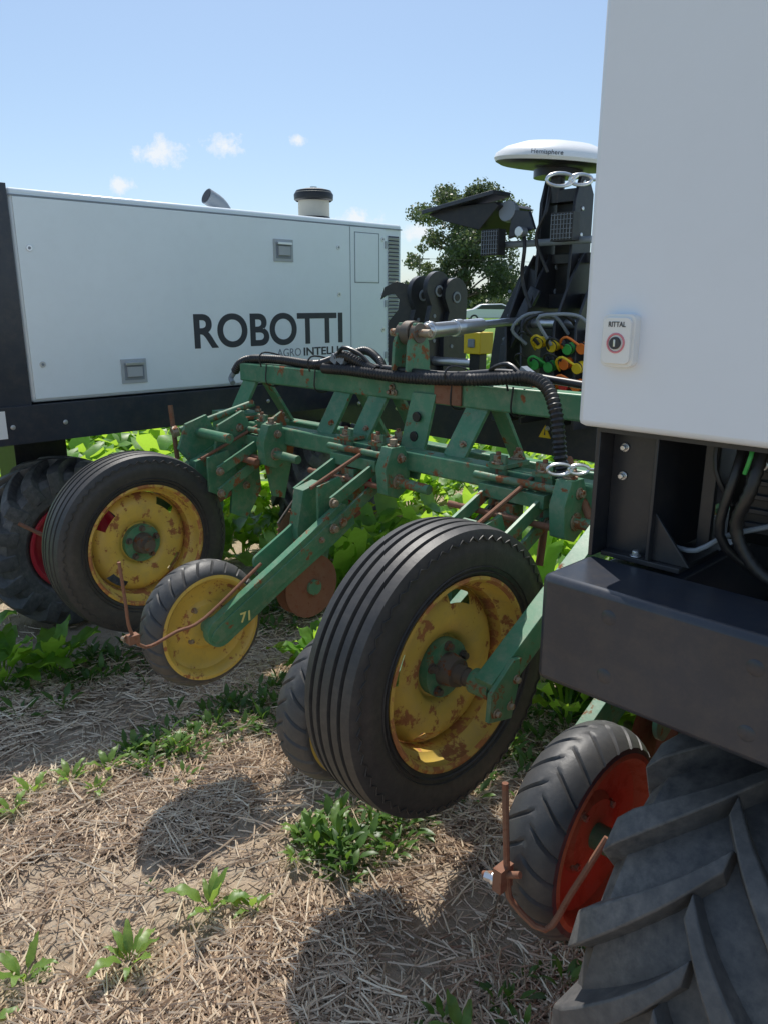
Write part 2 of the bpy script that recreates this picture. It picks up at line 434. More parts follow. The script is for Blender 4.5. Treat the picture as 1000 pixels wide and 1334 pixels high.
# ------------------------------------------------------------------ right robot unit
rob2 = empty("agricultural_robot.001")
mb = MB(); mb.rng(-0.628, 0.40, 1.01, 1.62, 1.322, 2.15, 'cab'); mb.obj("electrical_cabinet", rob2, bevel=0.010)
mb = MB(); mb.rng(-0.61, 0.385, 1.04, 1.60, 1.312, 1.3215, 'black'); mb.obj("cabinet_gasket", rob2)
mb = MB(); mb.rng(-0.615, 0.45, 0.92, 1.055, 0.940, 1.112, 'navy')
mb.rng(-0.600, -0.48, 1.055, 3.65, 0.945, 1.10, 'navy')
mb.rng(0.25, 0.40, 1.055, 3.65, 0.945, 1.10, 'navy')
mb.obj("chassis_frame", rob2, bevel=0.011)
mb = MB()
for (x,z) in ((-0.50,1.075),(-0.50,0.985),(-0.30,1.07),(-0.30,0.98),(-0.12,1.07)):
    mb.lathe((x,0.9205,z), [(0,0.012),(-0.0015,0.010),(-0.002,0.0)], 'navy', 20, axis='Y')
mb.rng(-0.614,-0.606,1.045,1.60,1.112,1.32,'black')
mb.rng(-0.606,-0.52,1.085,1.093,1.112,1.32,'black')
mb.rng(-0.60,-0.47,1.06,1.20,1.112,1.120,'black')
mb.prism([(0,0),(0.06,0),(0,0.075)], (-0.52,1.075,1.120), (1,0,0), (0,0,1), 0.006, 'black')
mb.rng(-0.525,-0.519,1.06,1.24,1.12,1.32,'black')
for p in ((-0.585,1.0845,1.285),(-0.585,1.0845,1.24)): mb.bolt(p,(0,-1,0),0.005,0.008,'steel')
for p in ((-0.545,1.07,1.120),(-0.49,1.10,1.120)): mb.bolt(p,(0,0,1),0.006,0.008,'steel')
mb.rng(-0.50,0.4,1.30,1.31,1.11,1.32,'blackm'); mb.rng(-0.6,0.4,1.05,3.4,0.93,0.94,'blackm')
mb.rng(-0.475,-0.455,1.12,1.13,1.14,1.31,'black'); mb.rng(-0.44,-0.36,1.19,1.24,1.16,1.30,'black')
for k in range(5): mb.rng(-0.43,-0.37,1.182,1.19,1.17+k*0.022,1.178+k*0.022,'navy')
mb.rng(-0.34,-0.22,1.12,1.26,1.12,1.28,'blackm')
mb.bolt((-0.41,1.17,1.27),(0,-1,0),0.006,0.008,'steel')
mb.obj("corner_brackets", rob2, bevel=0.003)
mb = MB()
mb.tube([(-0.415,1.12,1.33),(-0.413,1.08,1.27),(-0.425,1.08,1.18),(-0.385,1.10,1.135),(-0.32,1.09,1.12)],0.007,'blackm',10)
mb.tube([(-0.385,1.10,1.33),(-0.385,1.07,1.26),(-0.40,1.075,1.19),(-0.35,1.08,1.13),(-0.25,1.08,1.13)],0.009,'blackm',10,corr=0.08,step=0.006)
mb.tube([(-0.50,1.10,1.14),(-0.46,1.09,1.145),(-0.42,1.10,1.175),(-0.36,1.12,1.20)],0.004,'textl',8)
mb.tube([(-0.45,1.10,1.33),(-0.445,1.09,1.27),(-0.42,1.10,1.22)],0.004,'blackm',8)
mb.tube([(-0.395,1.09,1.33),(-0.39,1.065,1.30),(-0.397,1.07,1.275)],0.003,'c_gr',8)
mb.obj("hoses", rob2)
mb = MB(); px, pz = -0.562, 1.450
def rr_poly(w, h, r, k=5):
    P = []
    for (cx, cz, a0) in ((w/2-r,h/2-r,0),(-w/2+r,h/2-r,90),(-w/2+r,-h/2+r,180),(w/2-r,-h/2+r,270)):
        for i in range(k+1):
            a = math.radians(a0+90*i/k); P.append((cx+r*math.cos(a), cz+r*math.sin(a)))
    return P
mb.prism(rr_poly(0.050,0.072,0.009), (px,1.004,pz), (1,0,0), (0,0,1), 0.018, 'plast_w')
mb.prism(rr_poly(0.043,0.063,0.008), (px,0.993,pz), (1,0,0), (0,0,1), 0.006, 'plast_w')
mb.lathe((px,0.990,pz-0.003), [(0,0.014),(-0.0015,0.0137),(-0.0015,0.0115),(0,0.011)], 'pink', 32, axis='Y')
mb.cyl((px,0.990,pz-0.003),(px,0.986,pz-0.003),0.0085,'text',20)
mb.rng(px-0.0015,px+0.0015,0.985,0.9865,pz-0.008,pz+0.002,'steel')
mb.obj("key_switch", rob2, bevel=0.0015)
text("switch_lettering", "RITTAL", (px-0.013, 0.9895, pz+0.019), (math.radians(90),0,0), 0.026, 0.007, 'text', rob2, bold=0.01, ext=0.0003)
ag_wheel(rob2, "wheel_1", (-0.315, 1.20, 0.44)); ag_wheel(rob2, "wheel_2", (-0.315, 3.1, 0.44))
mb = MB(); mb.rng(-0.12,0.1,1.08,1.32,0.4,0.95,'black'); mb.rng(-0.12,0.1,2.98,3.22,0.4,0.95,'black')
mb.obj("wheel_legs", rob2, bevel=0.006)
mb = MB(); mb.rng(-0.58,0.40,1.70,3.45,1.12,1.95,'white'); mb.obj("housing", rob2, bevel=0.012)

# ------------------------------------------------------------------ cross beam + hitch tower
hit = empty("three_point_hitch")
mb = MB()
mb.rng(-3.40,-0.60,2.90,3.09,0.84,1.02,'navy')
for x in (-3.2,-2.9,-2.35,-1.95,-1.5): mb.bolt((x,2.899,0.96),(0,-1,0),0.008,0.008,'steel')
mb.obj("cross_beam", hit, bevel=0.045)
mb = MB(); mb.prism([(-0.032,-0.028),(0.032,-0.028),(0,0.03)], (-1.96,2.896,0.945),(1,0,0),(0,0,1),0.003,'c_ye')
mb.prism([(-0.004,-0.016),(0.004,-0.016),(0,0.014)], (-1.96,2.894,0.945),(1,0,0),(0,0,1),0.002,'text')
mb.obj("warning_sign", hit)
mb = MB()
side = [(2.70,1.0),(2.98,1.0),(2.98,1.70),(2.86,1.70),(2.78,1.60),(2.68,1.42)]
for x in (-2.04,-1.96,-1.80,-1.70):
    mb.prism(side, (x,0,0),(0,1,0),(0,0,1),0.012,'black')
for x in (-1.99,-1.83):
    mb.prism([(2.80,1.45),(2.95,1.45),(2.95,1.93),(2.91,1.99),(2.85,1.99),(2.82,1.90)], (x,0,0),(0,1,0),(0,0,1),0.014,'black')
mb.rng(-1.98,-1.84,2.86,2.93,1.90,1.95,'black'); mb.rng(-1.965,-1.855,2.90,2.94,1.50,1.90,'blackm')
mb.rng(-2.04,-1.70,2.86,2.96,1.48,1.54,'black'); mb.rng(-2.04,-1.70,2.84,2.98,1.05,1.12,'black')
mb.rng(-2.04,-1.70,2.87,2.92,1.66,1.70,'black')
mb.beam((-2.17,2.78,1.02),(-2.13,2.80,1.40),0.09,0.03,'black',(0,1,0)); mb.beam((-2.13,2.80,1.385),(-2.02,2.84,1.64),0.09,0.03,'black',(0,1,0))
mb.beam((-2.08,2.70,1.0),(-2.06,2.72,1.33),0.05,0.02,'navy',(0,1,0)); mb.beam((-2.06,2.72,1.32),(-1.95,2.76,1.56),0.05,0.02,'navy',(0,1,0))
mb.cyl((-2.46,2.8,1.06),(-2.1,2.8,1.06),0.025,'black'); mb.cyl((-2.1,2.76,1.42),(-1.7,2.76,1.42),0.020,'steel')
for z in (1.15,1.25,1.35,1.45,1.55,1.65):
    mb.cyl((-1.695,2.90,z),(-1.690,2.90,z),0.012,'steel',12); mb.cyl((-1.953,2.90,z),(-1.946,2.90,z),0.012,'textl',12)
    mb.cyl((-1.825,2.87,z+0.32),(-1.818,2.87,z+0.32),0.009,'steel',10)
    mb.cyl((-2.115+0.02*(z>1.4),2.775,z),(-2.11+0.02*(z>1.4),2.765,z),0.008,'textl',10)
mb.prism([(-2.52,1.905),(-2.12,1.905),(-2.10,1.89),(-2.20,1.80),(-2.40,1.85),(-2.53,1.895)], (0,2.80,0),(1,0,0),(0,0,1),0.24,'blackm')
mb.prism([(-0.2,-0.01),(0.2,-0.01),(0.2,0.008),(-0.2,0.008)], (-2.30,2.70,1.915),(1,0,0.12),(0,0,1),0.12,'navy')
mb.cyl((-2.08,2.74,1.865),(-2.08,2.71,1.87),0.042,'textl',28); mb.cyl((-1.98,2.70,1.78),(-1.98,2.66,1.78),0.02,'steel',16)
mb.prism([(0,0),(0.13,0.03),(0.10,0.10),(0.02,0.11)], (-2.07,2.72,1.76),(1,0,0),(0,0,1),0.02,'navy')
mb.cyl((-2.15,2.76,1.74),(-1.7,2.76,1.74),0.014,'textl',12)
mb.tube([(-2.0,2.72,1.80),(-1.96,2.68,1.72),(-1.98,2.70,1.6),(-1.93,2.70,1.48)],0.008,'blackm',8)
mb.tube([(-1.9,2.75,1.95),(-1.88,2.70,1.85),(-1.92,2.70,1.75),(-1.87,2.72,1.62)],0.007,'blackm',8)
mb.obj("hitch_tower", hit, bevel=0.004)
mb = MB()
for (x,z,w) in ((-2.14,1.75,0.045),(-1.79,1.79,0.05)):
    mb.rng(x-w,x+w,2.68,2.73,z-0.055,z+0.05,'blackm')
    for k in range(7):
        mb.rng(x-w+0.002+2*w/7*k,x-w+0.004+2*w/7*k,2.676,2.681,z-0.05,z+0.045,'textl')
    for k in range(6):
        mb.rng(x-w+0.002,x+w-0.002,2.674,2.679,z-0.046+0.017*k,z-0.044+0.017*k,'textl')
mb.obj("work_lights", hit, bevel=0.003)
mb = MB()
def hook_plate(x, y, z, th=0.03):
    P = []
    for i in range(13):
        a = math.radians(-10 + 200*i/12); P.append((0.085*math.cos(a), 0.11+0.085*math.sin(a)))
    P += [(-0.05,0.03),(-0.09,-0.10),(-0.09,-0.30),(0.09,-0.30),(0.08,-0.05)]
    mb.prism(P, (x,y,z),(0,1,0),(0,0,1),th,'black')
    mb.cyl((x+th/2,y,z+0.10),(x+th/2+0.006,y,z+0.10),0.028,'textl',20)
    mb.cyl((x+th/2+0.006,y,z+0.10),(x+th/2+0.008,y,z+0.10),0.018,'blackm',20)
    for k in range(3):
        mb.cyl((x+th/2,y-0.03,z-0.02-0.06*k),(x+th/2+0.004,y-0.03,z-0.02-0.06*k),0.010,'textl',12)
hook_plate(-2.68,2.95,1.46); hook_plate(-2.79,2.95,1.44); hook_plate(-2.65,3.05,1.43)
P = [(0.02,-0.26),(0.02,0.0),(0.05,0.10),(0.02,0.16),(-0.05,0.18),(-0.11,0.15),(-0.13,0.09),(-0.10,0.11),(-0.06,0.12),(-0.035,0.09),(-0.04,0.04),(-0.09,-0.02),(-0.09,-0.26)]
mb.prism(P, (-2.86,2.92,1.43),(0.75,0.66,0),(0,0,1),0.05,'black')
mb.rng(-2.95,-2.55,2.9,3.06,1.0,1.16,'black'); mb.cyl((-2.95,2.93,1.22),(-2.4,2.93,1.22),0.022,'steel')
mb.rng(-2.9,-2.3,2.87,3.05,1.10,1.16,'black')
mb.obj("lower_link_hooks", hit, bevel=0.005)
mb = MB()
mb.rng(-2.42,-2.32,2.86,2.96,1.27,1.37,'c_ye'); mb.cyl((-2.37,2.9,1.37),(-2.37,2.9,1.41),0.025,'c_ye'); mb.rng(-2.39,-2.35,2.852,2.861,1.30,1.34,'textl')
mb.rng(-2.40,-2.34,2.88,2.94,1.16,1.27,'blackm')
mb.obj("yellow_valve_box", hit, bevel=0.006)
mb = MB()
mb.rng(-1.90,-1.60,2.74,2.80,1.14,1.40,'blackm')
caps = ['c_or','c_or','c_re','c_or','c_gr','c_gr','c_or','c_ye','c_ye','c_ye','c_gr','c_or']
for k in range(12):
    x = -1.86 + 0.066*(k % 4) + rnd.uniform(-.01,.01); z = 1.20 + 0.075*(k//4) + rnd.uniform(-.01,.01)
    mb.cyl((x,2.74,z),(x,2.70,z-0.008),0.014,'steel',14); mb.cyl((x,2.70,z-0.008),(x,2.655,z-0.016),0.022,caps[k],16)
    mb.cyl((x,2.665,z-0.012),(x,2.66,z-0.013),0.024,'blackm',16)
    mb.tube([(x,2.64,z),(x-0.03,2.60,z+0.03),(x-0.07,2.62,z+0.01),(x-0.09,2.68,z-0.03)],0.005,caps[k] if k%2 else 'blackm',8)
for k in range(3):
    x = -1.90+0.06*k
    mb.tube([(x,2.64,1.34),(x-0.03,2.58,1.40+0.02*k),(x+0.03,2.60,1.46),(x+0.10,2.68,1.45),(x+0.14,2.73,1.38)],0.007,'blackm' if k%2 else 'textl',8)
mb.obj("hydraulic_couplings", hit, bevel=0.002)

gps = empty("gps_antenna")
mb = MB()
T = (0,0,0)
mb.lathe(T, [(-0.012,0.0),(-0.014,0.17),(-0.010,0.225),(0.000,0.246)], 'blackm', 64, axis='Z')
mb.lathe(T, [(-0.001,0.245),(0.012,0.253),(0.030,0.247),(0.055,0.21),(0.078,0.14),(0.088,0.06),(0.090,0.0)], 'plast_w', 64, axis='Z')
dome = mb.obj("antenna_dome", gps)
tx = text("antenna_lettering", "Hemisphere", (0,0,0), (0,0,0), 0.12, 0.018, 'text', gps, ext=0.0003)
Dv = Vector((0.57,-0.82,0)); ax = Vector((0,0,1)).cross(Dv); Rm = Matrix.Rotation(math.radians(4), 4, ax) @ Matrix.Rotation(math.radians(-5), 4, Dv)
dome.matrix_world = Matrix.Translation((-1.955,2.86,2.045)) @ Rm
ud = Vector((0.82,0.57,0)); nn = Dv*0.93+Vector((0,0,0.37)); nn.normalize(); vv = nn.cross(ud)
Lm = Matrix((ud, vv, nn)).transposed().to_4x4(); Lm.translation = Dv*0.253 - ud*0.10 + Vector((0,0,0.016))
tsc = tx.scale.copy(); tx.matrix_world = Matrix.Translation((-1.955,2.86,2.045)) @ Rm @ Lm @ Matrix.Diagonal((*tsc,1))
mb = MB(); mb.cyl((-1.955,2.88,1.9),(-1.955,2.88,2.035),0.03,'black'); mb.cyl((-1.955,2.88,2.00),(-1.955,2.88,2.03),0.10,'black',28)
mb.obj("antenna_post", gps)
def snap_hook(parent, name, c, s=1.0):
    mb = MB(); c = Vector(c)
    U = Vector((0.69,0.72,0)).normalized(); 
    for (o, w, h) in ((0,0.05,0.022),(0.075,0.04,0.018)):
        P = [c+U*(o+w*math.cos(t))*s+Vector((0,0,1))*h*math.sin(t)*s for t in [2*math.pi*i/20 for i in range(21)]]
        mb.tube(P, 0.0065*s, 'steel', 8, smooth=False)
    mb.cyl(c+U*0.11*s, c+U*0.2*s, 0.006*s, 'steel', 8); mb.cyl(c+U*0.02*s-Vector((0,0,0.02))*s, c+U*0.07*s+Vector((0,0,0.02))*s, 0.006*s, 'steel', 8)
    return mb.obj(name, parent)
snap_hook(hit, "snap_hook_1", (-1.72,2.55,1.935))

# ------------------------------------------------------------------ planter implement
imp = empty("row_crop_planter")
YT, ZT = 1.90, 0.98
mb = MB()
mb.rng(-2.97,-0.46,1.965,2.035,1.165,1.245,'green')
mb.rng(-2.95,-0.46,1.865,1.935,ZT-0.04,ZT+0.03,'green')
mb.rng(-2.95,-0.46,2.14,2.20,0.92,0.98,'green')
mb.obj("toolbars", imp, bevel=0.007)
mb = MB()
for x in (-2.90,-2.27,-2.07,-1.60,-1.02):
    mb.beam((x,1.985,1.18),(x-0.05,1.915,1.0),0.085,0.016,'green',(0,1,0))
    mb.beam((x+0.04,2.02,1.18),(x+0.04,2.16,0.97),0.06,0.014,'green',(0,1,0))
    mb.bolt((x-0.02,1.93,1.05),(0,-1,0),0.009,0.012)
for x in (-1.97,-1.90):
    mb.prism([(-0.06,0),(0.06,0),(0.05,0.12),(0.02,0.19),(-0.02,0.19),(-0.05,0.12)], (x,2.0,1.245),(0,1,0),(0,0,1),0.014,'greenr')
    mb.cyl((x-0.012,2.0,1.40),(x+0.012,2.0,1.40),0.035,'cast',20)
mb.cyl((-2.03,2.0,1.40),(-1.84,2.0,1.40),0.014,'bolt',14)
mb.prism([(-0.07,-0.30),(0.05,-0.30),(0.09,0.0),(-0.02,0.0)], (-1.86,1.96,1.20),(1,0,0.0),(0,0.15,1),0.014,'green')
for k in range(3): mb.cyl((-1.86+0.012*k,1.935,0.98+0.07*k),(-1.86+0.012*k,1.925,0.98+0.07*k),0.018,'blackm',16)
for k in range(3): mb.bolt((-2.0+0.012*k,1.962,1.19+0.02*(k%2)),(0,-1,0),0.008)
mb.rng(-1.78,-1.66,1.955,1.964,1.17,1.24,'rust')
mb.obj("frame_struts", imp, bevel=0.003)
mb = MB()
mb.tube([(-1.935,1.98,1.40),(-1.94,2.10,1.405)],0.024,'cast',14,smooth=False)
mb.cyl((-1.94,2.08,1.404),(-1.985,2.45,1.418),0.027,'steel',20)
mb.cyl((-1.985,2.45,1.418),(-2.01,2.72,1.428),0.017,'steel',16); mb.cyl((-1.96,2.26,1.41),(-1.963,2.30,1.412),0.032,'steel',20)
mb.cyl((-1.945,2.1,1.405),(-1.948,2.12,1.406),0.033,'steel',20)
mb.lathe((-1.935,2.0,1.40), [(-0.02,0.03),(-0.02,0.042),(0.02,0.042),(0.02,0.03)], 'cast', 24)
mb.obj("top_link", imp, bevel=0.002)

def row_unit(x, k, wheel=None, rim='yellow', armx=0.08, arm=True, R=0.207):
    mb = MB()
    for dx in (-0.085, 0.085):
        mb.rng(x+dx-0.03,x+dx+0.03,1.845,1.86,ZT-0.10,ZT+0.075,'greenr')
        mb.rng(x+dx-0.035,x+dx+0.035,1.835,1.965,ZT+0.034,ZT+0.048,'greenr')
        mb.rng(x+dx-0.035,x+dx+0.035,1.835,1.965,ZT-0.06,ZT-0.046,'greenr')
        for dy in (1.85,1.95):
            mb.cyl((x+dx,dy,ZT-0.09),(x+dx,dy,ZT+0.085),0.008,'rust',10)
            mb.bolt((x+dx,dy,ZT+0.048),(0,0,1),0.015,0.022,'bolt')
    mb.rng(x-0.12,x+0.12,1.80,1.845,ZT-0.05,ZT-0.01,'green')
    mb.cyl((x-0.15,1.82,ZT+0.01),(x+0.15,1.82,ZT+0.01),0.012,'greenr',12)
    mb.cyl((x-0.22,1.78,ZT-0.09),(x+0.20,1.78,ZT-0.09),0.010,'rust',12)
    # knuckle casting beside each unit
    mb.prism([(-0.05,-0.11),(0.0,-0.13),(0.05,-0.10),(0.06,-0.02),(0.03,0.05),(-0.03,0.05),(-0.06,-0.02)], (x+0.19,1.82,ZT),(0,1,0),(0,0,1),0.05,'green')
    mb.bolt((x+0.215,1.82,ZT-0.07),(1,0,0),0.018,0.016); mb.bolt((x+0.215,1.83,ZT+0.01),(1,0,0),0.012,0.014); mb.bolt((x+0.19,1.82,ZT+0.05),(0,0,1),0.014,0.02)
    mb.cyl((x+0.19,1.82,ZT-0.07),(x+0.36,1.82,ZT-0.075),0.017,'greenr',14)
    for dx in (-0.10,0.10):
        mb.beam((x+dx,1.84,ZT-0.03),(x+dx,1.62,ZT-0.13),0.012,0.04,'green')
        mb.beam((x+dx,1.84,ZT-0.10),(x+dx,1.62,ZT-0.22),0.012,0.04,'greenr')
        for (yy,zz) in ((1.84,-0.03),(1.62,-0.13),(1.84,-0.10),(1.62,-0.22)):
            mb.bolt((x+dx+0.006,yy,ZT+zz),(1,0,0),0.012,0.016)
    mb.prism([(1.66,ZT-0.08),(1.58,ZT-0.10),(1.55,ZT-0.24),(1.58,ZT-0.46),(1.66,ZT-0.50),(1.70,ZT-0.30)], (x-0.03,0,0),(0,1,0),(0,0,1),0.05,'green')
    mb.prism([(1.70,ZT-0.06),(1.60,ZT-0.08),(1.60,ZT-0.22),(1.68,ZT-0.26),(1.74,ZT-0.16)], (x+0.045,0,0),(0,1,0),(0,0,1),0.012,'green')
    mb.cyl((x+0.035,1.86,ZT+0.02),(x+0.035,1.58,ZT-0.085),0.007,'rust',8)
    mb.cyl((x+0.0,1.83,ZT-0.22),(x+0.0,1.60,ZT-0.30),0.014,'rust',12)
    mb.rng(x-0.045,x+0.02,1.79,1.845,ZT-0.17,ZT-0.055,'greenr'); mb.bolt((x-0.012,1.79,ZT-0.09),(0,-1,0),0.011,0.02); mb.bolt((x-0.012,1.79,ZT-0.14),(0,-1,0),0.011,0.02)
    if arm:
        for s in (-1,1):
            cc = Vector((x+0.03*s,1.58,ZT-0.44))
            mb.lathe(cc, [(0.002*s,0.0),(0.008*s,0.03),(0.004*s,0.05),(0.0,0.115),(-0.002*s,0.05),(0,0)], 'rust', 40)
            mb.cyl(cc,cc+Vector((0.02*s,0,0)),0.028,'greenr',16)
    def teeth(i,j,t,xx,r): return t, xx, r-(0.007 if (i%4 in (0,1) and j in (1,2)) else 0)
    for cc, rs in ((Vector((x-0.13,1.63,ZT-0.27)),0.075),(Vector((x-0.13,1.74,ZT-0.13)),0.045)):
        mb.lathe(cc, [(-0.004,0.0),(-0.004,rs),(0.004,rs),(0.004,0.0)], 'rust', 96, disp=teeth)
    mb.beam((x-0.13,1.70,ZT-0.31),(x-0.13,1.79,ZT-0.14),0.008,0.008,'cast'); mb.beam((x-0.13,1.56,ZT-0.24),(x-0.13,1.70,ZT-0.10),0.008,0.008,'cast')
    if arm:
        A = Vector((x+armx,1.66,ZT-0.205)); B = Vector((x+armx,1.168,0.513)); d = (B-A).normalized()
        u = Vector((1,0,0)).cross(d)
        L = (B-A).length; P = []
        for i in range(11):
            a = -math.pi/2+math.pi*i/10; P.append((L+0.048*math.cos(a), 0.048*math.sin(a)))
        P += [(L*0.5,0.046),(0.05,0.053),(-0.05,0.05),(-0.07,0.0),(-0.04,-0.05),(L*0.5,-0.046)]
        sg = 1 if armx > 0 else -1
        mb.prism(P, A, d, u, 0.030, 'green')
        P2 = [(a*0.97+0.008, b*0.55) for a, b in P]
        mb.prism(P2, A+Vector((0.0155*sg,0,0)), d, u, 0.008, 'green')
        mb.prism([(a*0.5,b*0.8) for a,b in P], A+Vector((-0.12*sg,0,0)), d, u, 0.012, 'green')
        mb.bolt(A+Vector((0.02*sg,0,0)),(sg,0,0),0.016,0.014); mb.bolt(A+d*0.1+Vector((0.0195*sg,0,0)),(sg,0,0),0.008,0.01)
        mb.cyl(B-Vector((0.17*sg,0,0)),B,0.012,'cast')
    mb.obj("row_unit_%d" % k, imp, bevel=0.0025)
    if wheel: press_wheel(imp, "press_wheel_%d" % k, (x+armx-0.095*(1 if armx > 0 else -1), 1.168, 0.513), rim=rim, R=R, hw=0.060)
row_unit(-2.03, 1, True); row_unit(-1.33, 2, True); row_unit(-0.69, 3, True, rim='orange', armx=-0.06, R=0.212)
row_unit(-2.73, 4, False, arm=False)
text("unit_number", "71", (-1.95+0.0202, 1.235, 0.527), (math.radians(90),0,math.radians(90)), 0.036, 0.032, 'ytext', imp, bold=0.02)

big_wheel(imp, "gauge_wheel_1", (-1.155,1.30,0.638), 0.366, 0.088)
big_wheel(imp, "gauge_wheel_2", (-2.77,1.325,0.588), 0.36, 0.086, ph=14)
mb = MB()
mb.beam((-0.985,1.28,0.640),(-0.985,1.93,1.03),0.05,0.07,'green')
mb.prism([(-0.055,-0.05),(0.03,-0.07),(0.05,0.0),(0.06,0.075),(0.03,0.08),(-0.05,0.02)], (-0.955,1.30,0.633),(0,1,0),(0,0,1),0.012,'greenr')
mb.cyl((-1.10,1.30,0.638),(-0.95,1.30,0.638),0.020,'cast'); mb.cyl((-1.04,1.30,0.638),(-0.98,1.30,0.638),0.031,'green')
for (y,z) in ((1.27,0.60),(1.34,0.66),(1.32,0.60)): mb.bolt((-0.949,y,z),(1,0,0),0.008,0.01)
mb.beam((-2.90,1.33,0.585),(-2.90,1.93,1.0),0.05,0.075,'green')
mb.cyl((-2.90,1.33,0.585),(-2.76,1.33,0.585),0.025,'cast')
mb.rng(-3.0,-2.8,1.83,1.97,0.90,1.04,'green')
mb.prism([(1.60,1.02),(1.70,1.05),(1.78,0.90),(1.80,0.74),(1.70,0.70),(1.66,0.80),(1.56,0.92)], (-2.84,0,0),(0,1,0),(0,0,1),0.016,'green')
mb.prism([(1.68,1.02),(1.80,1.07),(1.86,0.96),(1.88,0.72),(1.80,0.60),(1.72,0.64),(1.74,0.82),(1.66,0.92)], (-2.72,0,0),(0,1,0),(0,0,1),0.016,'green')
mb.prism([(1.80,1.02),(1.90,1.07),(1.96,0.92),(1.90,0.70),(1.84,0.72),(1.80,0.90)], (-2.58,0,0),(0,1,0),(0,0,1),0.014,'greenr')
for (x,y,z) in ((-2.83,1.68,0.98),(-2.83,1.70,0.80),(-2.71,1.78,1.0),(-2.71,1.80,0.75)): mb.bolt((x,y,z),(1,0,0),0.012,0.014)
mb.cyl((-2.88,1.66,0.98),(-2.60,1.66,0.98),0.020,'green'); mb.cyl((-2.86,1.75,0.88),(-2.55,1.75,0.88),0.014,'rust')
mb.cyl((-2.90,1.61,0.985),(-2.82,1.93,1.08),0.015,'greenr')
mb.cyl((-2.90,1.60,0.985),(-2.905,1.575,0.979),0.024,'bolt',8)
mb.obj("wheel_arms", imp, bevel=0.004)

mb = MB()
mb.tube([(-1.90,0.846,0.829),(-1.90,0.853,0.72),(-1.90,0.86,0.625),(-1.90,0.90,0.563),(-1.90,1.0,0.58),(-1.895,1.088,0.596),(-1.89,1.296,0.72)],0.005,'rust',8)
mb.box((-1.90,0.865,0.60),(0.025,0.03,0.025),'rust'); mb.bolt((-1.91,0.85,0.60),(-1,-0.4,0),0.007,0.012)
mb.tube([(-0.670,0.93,0.72),(-0.663,0.93,0.62),(-0.655,0.93,0.53),(-0.645,0.935,0.49),(-0.593,0.96,0.452),(-0.57,1.0,0.52),(-0.54,1.05,0.62)],0.0058,'rust',8)
mb.box((-0.662,0.925,0.54),(0.018,0.035,0.045),'rust'); mb.bolt((-0.675,0.92,0.53),(-1,-0.3,0),0.008,0.016,'steel')
mb.cyl((-0.70,0.92,0.525),(-0.63,0.93,0.56),0.006,'rust')
mb.cyl((-2.95,1.60,1.087),(-2.92,1.60,0.861),0.010,'rust'); 
mb.cyl((-1.22,1.93,1.06),(-1.02,1.80,0.86),0.012,'rust'); mb.cyl((-1.3,1.95,0.86),(-1.28,1.9,0.72),0.012,'rust')
mb.cyl((-3.14,1.0,0.65),(-3.0,1.2,0.5),0.008,'rust')
mb.obj("marker_rods", imp)

mb = MB()
mb.tube([(-3.03,1.98,1.20),(-2.98,1.98,1.24),(-2.90,1.99,1.262),(-2.7,2.0,1.267),(-2.45,1.98,1.262),(-2.32,1.96,1.285),(-2.24,1.95,1.31),(-2.14,1.96,1.28),(-2.05,1.945,1.262)],0.018,'blackm',12,corr=0.10,step=0.006)
mb.tube([(-2.45,2.0,1.262),(-2.33,2.02,1.29),(-2.22,2.04,1.325),(-2.1,2.0,1.30),(-2.03,1.96,1.265)],0.015,'blackm',12,corr=0.09,step=0.006)
mb.tube([(-2.36,1.95,1.255),(-2.2,1.935,1.258),(-1.9,1.94,1.25),(-1.62,1.94,1.262),(-1.48,1.93,1.275),(-1.37,1.925,1.285),(-1.285,1.90,1.262),(-1.23,1.87,1.19),(-1.205,1.86,1.09),(-1.19,1.86,1.02)],0.019,'blackm',12,corr=0.12,step=0.007)
mb.tube([(-2.33,1.97,1.26),(-2.15,1.965,1.275),(-1.75,1.975,1.268),(-1.5,1.97,1.29),(-1.3,1.96,1.28),(-1.1,1.98,1.262)],0.012,'blackm',10)
mb.tube([(-3.03,1.98,1.20),(-3.05,1.97,1.17),(-3.02,1.96,1.15)],0.012,'textl',10)
mb.tube([(-1.40,1.93,1.29),(-1.46,1.94,1.32),(-1.54,1.96,1.30),(-1.58,2.0,1.27)],0.007,'blackm',8)
mb.tube([(-2.28,1.95,1.29),(-2.22,1.93,1.34),(-2.15,1.95,1.32),(-2.10,1.96,1.28)],0.008,'blackm',8)
for x in (-2.75,-2.42,-1.7,-1.45):
    mb.tube([(x,1.93,1.24),(x,1.92,1.28),(x+0.005,1.95,1.30),(x+0.01,2.03,1.28),(x+0.01,2.038,1.24)],0.0035,'blackm',6)
    mb.tube([(x,1.957,1.25),(x-0.002,1.955,1.17),(x+0.01,2.0,1.155),(x+0.01,2.04,1.18)],0.003,'blackm',6)
for x in (-2.28,-2.24,-1.4): mb.box((x,1.95,1.295),(0.035,0.03,0.03),'textl',Matrix.Rotation(0.5,3,'Y'))
mb.obj("wiring_hoses", imp)
snap_hook(imp, "snap_hook_2", (-1.15,1.78,1.06), 0.7)

